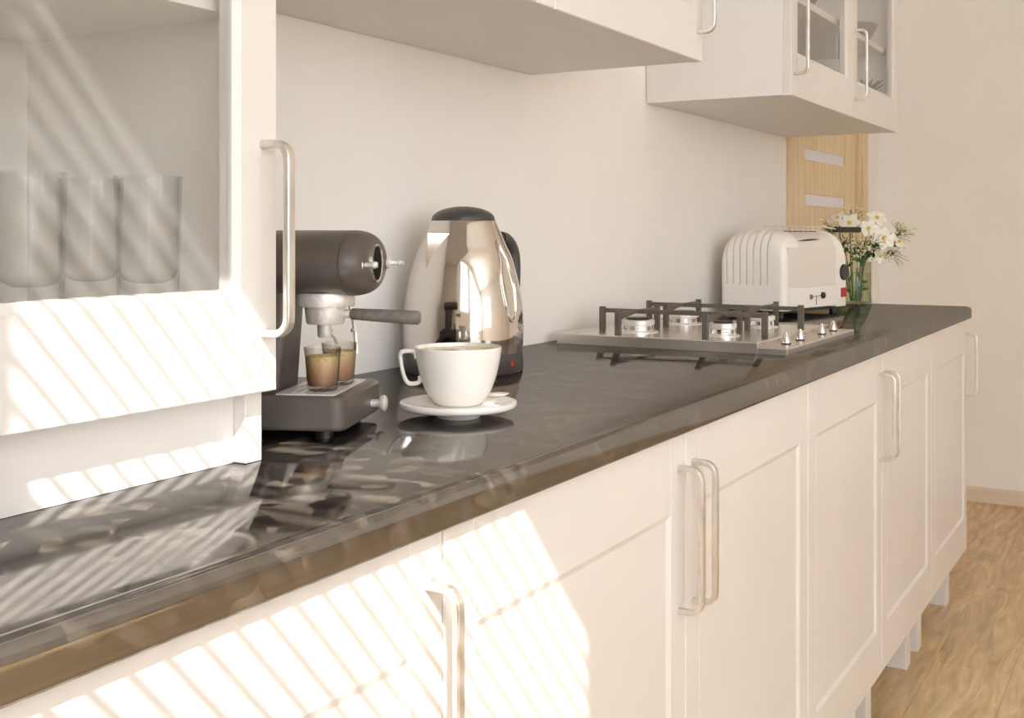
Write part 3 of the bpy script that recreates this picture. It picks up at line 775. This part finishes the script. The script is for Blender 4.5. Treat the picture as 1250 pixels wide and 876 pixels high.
# ---------------- toaster
TA = R(-13)
tr = thing('toaster', 'cream white toaster with ribbed ends standing behind the hob', 'toaster', (3.066, .9246, ZT), TA)
TW, TL, TH, TZ = .205, .362, .221, .020
def h_out(y):       # outline of the end casting: height above TZ at depth y
    u = abs((y-TW/2)/(TW/2)); return .160+(TH-.160)*(1-min(1, u)**3.2)**(1/2.4)
def casting(x_end, sgn, length):
    """end casting; x_end is its outer face, sgn = +1 if the toaster lies towards +x"""
    bm = BM(); RR = .060; g_c = [TW*(.89-.105*k) for k in range(7)]
    ysamp = []
    N = 88
    ysamp = [TW*(.5-.5*math.cos(math.pi*i/N)) * .35 + TW*i/N*.65 for i in range(N+1)]
    for gc in g_c: ysamp += [gc-.0019, gc-.0011, gc, gc+.0011, gc+.0019]
    ysamp = sorted(set(round(y, 5) for y in ysamp))
    cols = []
    for y in ysamp:
        h = h_out(y); R_ = min(RR, h*.5)
        gd = max((1-abs(y-gc)/.0019 for gc in g_c), default=0); gd = max(0, min(1, gd*2.6)); re = .016; ye = min(y, TW-y); off = re-math.sqrt(max(0, re*re-(re-ye)**2)) if ye < re else 0
        path = []
        for z in (0, .025, .068, .074, .10, .12): path.append((0.0, z, (-1, 0), 1 if z >= .074 else 0))
        z1 = h-R_
        if z1 > .125: path.append((0.0, z1, (-1, 0), 1))
        else: path.append((0.0, max(z1, .121), (-1, 0), 1))
        for k in range(1, 9):
            a = k/8*math.pi/2; path.append((R_*(1-math.cos(a)), h-R_+R_*math.sin(a), (-math.cos(a), math.sin(a)), 1 if k < 8 else 0))
        path.append((length, h, (0, 1), 0))
        cols.append([bm.verts.new((x_end+sgn*(min(length, px+off)-nx*gd*gf*.009), y, TZ+pz-nz*gd*gf*.009)) for px, pz, (nx, nz), gf in path])
    for a, b_ in zip(cols, cols[1:]):
        for k in range(len(a)-1): bm.faces.new((a[k], a[k+1], b_[k+1], b_[k]))
    # inner face + bottom + sides
    inn = [bm.verts.new((x_end+sgn*length, c[0].co.y, TZ)) for c in cols]
    for i in range(len(cols)-1):
        bm.faces.new((cols[i][-1], inn[i], inn[i+1], cols[i+1][-1])); bm.faces.new((cols[i][0], cols[i+1][0], inn[i+1], inn[i]))
    bm.faces.new(cols[0]+[inn[0]]); bm.faces.new(cols[-1]+[inn[-1]])
    return bm
o = obj('end_casting', casting(0, 1, .075), M['toaster'], tr, .002, True, 2, 60); o['label'] = 'ribbed end casting'
o = obj('end_casting', casting(TL, -1, .072), M['toaster'], tr, .002, True, 2, 60)
# mid shell
pts = []
for i in range(0, 41):
    y = .004+(TW-.008)*i/40; u = abs((y-TW/2)/(TW/2-.004)); pts.append((y, TZ+.160+(TH-.004-.160)*(1-min(1, u)**3.2)**(1/2.4)))
pts = [(.004, TZ+.012)] + pts + [(TW-.004, TZ+.012)]
obj('shell', prism(pts, 'x', .074, TL-.071), mat('toaster_panel', (230, 224, 214), .3, metal=.3), tr, smooth=True)
obj('front_sheet', bx(.020, TL-.074, -.0016, .012, TZ+.0625, TZ+.172), bpy.data.materials['toaster_panel'], tr, .001)
# top slots
for k in range(2):
    yy = TW*(.36+.28*k)
    obj('bread_slot', bx(.095, TL-.075, yy-.013, yy+.013, TZ+TH-.0055, TZ+TH-.0030), M['black'], tr)
bm = BM(); lens = [(.09+.12*t, (.0022*math.sin(math.pi*t))) for t in [k/16 for k in range(17)]]
obj('vent_lip', prism([(x, TZ+.190+w+.005*(x-.09)/.12) for x, w in lens]+[(x, TZ+.190-w+.005*(x-.09)/.12) for x, w in reversed(lens[1:-1])], 'y', .008, .02), M['darkplastic'], tr)
# lower control panel and base
obj('control_panel', bx(.020, TL-.074, -.0024, .02, TZ+.004, TZ+.062), M['toaster'], tr, .0012)
obj('base_plate', bx(.02, TL-.02, .02, TW-.02, TZ-.008, TZ+.002), M['black'], tr)
for fx in (.03, TL-.03):
    for fy in (.03, TW-.03): obj('foot', lathe([(0, 0), (.011, 0), (.011, .0125), (0, .0125)], 18), M['black'], tr, loc=(fx, fy, 0))
toF = Matrix(((1, 0, 0, 0), (0, 0, 1, 0), (0, -1, 0, 0), (0, 0, 0, 1)))
def front_knob(name, x, z, r, prof, m): return obj(name, rotmesh(lathe(prof, 28), Matrix.Translation((x, 0, z)) @ toF), m, tr, smooth=True)
front_knob('selector', .140, TZ+.034, .006, [(0, .002), (.0075, .002), (.0075, -.003), (.006, -.006), (0, -.007)], M['grip'])
front_knob('timer_knob', .205, TZ+.036, .008, [(0, .002), (.0095, .002), (.0092, -.008), (.007, -.010), (0, -.0105)], M['black'])
obj('lever_slot', bx(.1685, .1712, -.0032, .01, TZ+.010, TZ+.036), M['darkplastic'], tr)
obj('scale_mark', bx(.148, .196, -.0030, .01, TZ+.0345, TZ+.0358), M['darkplastic'], tr)
front_knob('side_dial', TL-.026, TZ+.098, .024, [(0, .002), (.0235, .002), (.0235, -.003), (.021, -.006), (0, -.0065)], M['black'])
rs_ = obj('power_switch', bx(TL-.042, TL-.010, -.0025, .01, TZ+.026, TZ+.053), M['red'], tr, .001); rs_['label'] = 'red square rocker switch'

# toasting cage with black handle, in the slots
cg = thing('toasting_cage', 'wire toasting cage with black grip on top of the toaster', 'toasting cage', (3.066, .9246, ZT), TA)
zr = TZ+TH+.010
bm = BM()
loop = [(.10, .055, zr), (.30, .055, zr), (.30, .125, zr), (.10, .125, zr)]
tube(loop, .0009, 6, True, bm)
for k in range(7):
    x = .11+.03*k; tube([(x, .055, zr), (x, .055, zr-.016)],   .0008, 6, False, bm)
    tube([(x, .055, zr), (x, .125, zr)],   .0008, 6, False, bm)
    tube([(x, .125, zr), (x, .125, zr-.016)],   .0008, 6, False, bm)
tube([(.30, .09, zr), (.335, .060, zr-.001), (.376, .040, zr-.009)], .0018, 8, False, bm)
obj('wire_frame', bm, M['alu'], cg, smooth=True)
hb = bx(-.054, .054, -.011, .011, -.0085, .0085); rotmesh(hb, Matrix.Translation((.424, .034, zr-.0095)) @ Matrix.Rotation(R(-14), 4, 'Z'))
o = obj('grip', hb, M['black'], cg, .004); o['label'] = 'flat black grip'

# ---------------- vase with flowers
VX, VY = 3.752, .906
vs_ = thing('glass_vase', 'clear cylindrical glass vase of water and stems behind the toaster', 'vase', (VX, VY, ZT))
VR, VH = .056, .140
obj('glass_wall', lathe([(0, 0), (VR-.002, 0), (VR, .003), (VR, VH), (VR-.0035, VH), (VR-.0035, .010), (0, .010)], 48), M['vase'], vs_, smooth=True)
obj('water', lathe([(0, .0105), (VR-.0045, .0105), (VR-.0045, .105), (0, .105)], 48), M['water'], vs_, smooth=True)
vview = math.atan2(VY, VX); vr = Vector((math.sin(vview), -math.cos(vview), 0)); vt = Vector((-math.cos(vview), -math.sin(vview), 0))   # image right, toward camera
def vpt(r_, t_, z): return Vector((VX, VY, ZT))+vr*r_+vt*t_+Vector((0, 0, z))
def stem_path(end, foot_r, foot_t):
    base = vpt(foot_r, foot_t, .014); rel = end-Vector((VX, VY, ZT)); k = .042/max(.042, math.hypot(rel.x, rel.y))
    mid = Vector((VX+rel.x*k*.85, VY+rel.y*k*.85, ZT+VH+.002)); return smooth_path([base, mid, (mid*.35+end*.65)+Vector((0, 0, .008)), end], 6)
def local(bm, o): return rotmesh(bm, Matrix.Translation(-o))
def petal_mesh(bm, centre, axis, ang, L, W, cup):
    axis = axis.normalized(); u = axis.orthogonal().normalized(); w = axis.cross(u)
    d = u*math.cos(ang)+w*math.sin(ang); s = axis.cross(d)
    nu, nv = 6, 4; G = []
    for i in range(nu+1):
        t = i/nu; width = W*math.sin(math.pi*min(1, .12+.86*t))**.8
        rise = cup*L*(t-.9*t*t)
        G.append([bm.verts.new(centre+d*(L*t)+axis*(rise+.12*width*abs(j/nv*2-1)**2)+s*(width*(j/nv-.5))) for j in range(nv+1)])
    for i in range(nu):
        for j in range(nv): bm.faces.new((G[i][j], G[i][j+1], G[i+1][j+1], G[i+1][j]))
FL = [  # right, towards camera, height, radius, facing (right, toward, up), label
    (.090, .050, .215, .042, (.35, .9, .35), 'large open white lily at the right of the bouquet, level with the black grip'),
    (.045, .060, .245, .036, (.1, .9, .5), 'white flower with yellow centre just right of the black grip'),
    (.070, .020, .278, .036, (.3, .7, .7), 'white flower at the top right of the bouquet'),
    (-.012, .030, .262, .038, (-.2, .9, .5), 'white flower above the black grip in front of the oak door'),
    (-.050, -.010, .280, .032, (-.4, .6, .8), 'pale flower at the top left of the bouquet against the oak door'),
    (.078, .040, .158, .028, (.6, .8, 0), 'small drooping cream flower beside the vase rim at the right'),
    (.135, .010, .205, .030, (.9, .5, .3), 'white flower furthest to the right, seen from the side'),
]
for i, (r_, t_, z, rad, fc, lab) in enumerate(FL):
    c = vpt(r_, t_, z); ax = (vr*fc[0]+vt*fc[1]+Vector((0, 0, fc[2]))).normalized()
    root = thing('white_flower', lab, 'flower', c, 0, 'white flowers in the vase')
    for k in range(6):
        bm = BM(); petal_mesh(bm, Vector(), ax, k*math.pi/3+i, rad*(1 if k % 2 else .92), rad*.72, .35)
        o = obj('petal', bm, M['petal'], root, smooth=True); md = o.modifiers.new('Solid', 'SOLIDIFY'); md.thickness = .0006
    bm = BM(); bmesh.ops.create_icosphere(bm, subdivisions=2, radius=rad*.17, matrix=Matrix.Translation(ax*rad*.12)); 
    obj('flower_centre', bm, M['yellow'], root, smooth=True)
    bm = BM(); sp0 = stem_path(c-ax*.004, (r_*.15), t_*.1+.01*(i % 3-1)); tube(sp0, .0019, 8, False, bm)
    obj('stem', local(bm, c), M['stem'], root, smooth=True)
# filler sprigs
SP = [(-.080, -.02, .245, 'airy spray of cream buds at the far left of the bouquet above the toaster'),
      (-.030, .045, .205, 'airy spray of cream buds below the black grip beside the toaster'),
      (.015, .055, .185, 'airy spray of cream buds directly above the vase rim'),
      (.150, .020, .235, 'airy spray of cream buds at the upper right tip of the bouquet'),
      (.125, .035, .165, 'airy spray of cream buds at the lower right of the bouquet'),
      (-.005, -.03, .285, 'airy spray of cream buds at the top of the bouquet behind the flowers'),
      (.060, .060, .195, 'airy spray of cream buds between the large lily and the vase rim')]
for i, (r_, t_, z, lab) in enumerate(SP):
    c = vpt(r_, t_, z); root = thing('bud_sprig', lab, 'flower', c, 0, 'bud sprays in the vase')
    bm = BM(); sp0 = stem_path(c, r_*.12, .012*(i % 3-1)); tube(sp0, .0012, 6, False, bm)
    bm2 = BM(); org = sp0[-6]
    for k in range(44):
        e_ = c+Vector((random.gauss(0, .021), random.gauss(0, .021), random.gauss(.002, .017)))
        tube([org.lerp(c, random.random()), e_.lerp(org, .35)+Vector((0, 0, .004)), e_], .0006, 4, False, bm)
        bmesh.ops.create_icosphere(bm2, subdivisions=1, radius=random.uniform(.0024, .0056), matrix=Matrix.Translation(e_-c))
    obj('stem', local(bm, c), M['stem'], root)
    o = obj('buds', bm2, M['bud'], root, smooth=True); o['kind'] = 'stuff'
# leafy stems
for i, (r_, t_, z, lab) in enumerate([(.018, .045, .180, 'upright green leafy stem in the middle of the vase'), (-.030, .030, .190, 'green leafy stem leaning left behind the toaster end'), (.055, .030, .185, 'green leafy stem leaning right over the vase rim'), (.105, .02, .20, 'green leafy stem reaching out to the right between the lilies')]):
    c = vpt(r_, t_, z); root = thing('leafy_stem', lab, 'foliage', c, 0, 'leafy stems in the vase')
    sp0 = stem_path(c, r_*.2, .008*(i-1)); bm = tube(sp0, .0018, 8); obj('stem', local(bm, c), M['stem'], root, smooth=True)
    bm = BM()
    for k in range(16):
        p = sp0[int((.1+.9*k/15)*(len(sp0)-1))]; a = k*2.4
        ax = (Vector((math.cos(a), math.sin(a), .6))).normalized()
        petal_mesh(bm, p-c, ax.cross(Vector((0, 0, 1))).normalized(), random.uniform(0, 6.28), random.uniform(.022, .042), .010, .25)
    o = obj('leaves', bm, M['leaf'], root, smooth=True)

# ------------------------------------------------------------------ light
world = bpy.data.worlds.new('sky'); scene.world = world; world.use_nodes = True
bg = world.node_tree.nodes['Background']
bg.inputs[0].default_value = (.95, 1.0, 1.08, 1); bg.inputs[1].default_value = 6.5

sun = bpy.data.lights.new('sun', 'SUN'); sun.energy = 12; sun.angle = R(.36); sun.color = (1, .985, .955)
so = bpy.data.objects.new('sun', sun); COL.objects.link(so)
so.rotation_euler = Vector((.877, .725, -1)).to_track_quat('-Z', 'Y').to_euler()

def portal(name, loc, rot, sx, sy):
    a = bpy.data.lights.new(name, 'AREA'); a.shape = 'RECTANGLE'; a.size = sx; a.size_y = sy; a.cycles.is_portal = True
    o = bpy.data.objects.new(name, a); COL.objects.link(o); o.location = loc; o.rotation_euler = rot
portal('window_portal', (XL-.13, (WL[0]+WL[1])/2, (WL[2]+WL[3])/2), (0, R(-90), 0), WL[3]-WL[2], WL[1]-WL[0])
portal('window_portal', ((WB[0]+WB[1])/2, YB-.13, (WB[2]+WB[3])/2), (R(90), 0, 0), WB[1]-WB[0], WB[3]-WB[2])

# ------------------------------------------------------------------ camera
f = 1410.0; th = math.atan(816/f)
cam = bpy.data.cameras.new('camera'); cam.sensor_width = 36; cam.sensor_fit = 'HORIZONTAL'; cam.lens = f/1250*36
cam.shift_y = -(438-285)/1250; cam.clip_start = .02
co = bpy.data.objects.new('camera', cam); COL.objects.link(co)
co.location = (0, 0, 1.145); co.rotation_euler = (R(90), 0, th-R(90))
scene.camera = co
scene.view_settings.view_transform = 'Standard'; scene.view_settings.look = 'None'
scene.view_settings.exposure = .04; scene.view_settings.gamma = 1; scene.view_settings.use_curve_mapping = False
scene.cycles.use_denoising = True
scene.cycles.max_bounces = 14; scene.cycles.diffuse_bounces = 8; scene.cycles.glossy_bounces = 6; scene.cycles.transparent_max_bounces = 24
scene.cycles.sample_clamp_indirect = 10
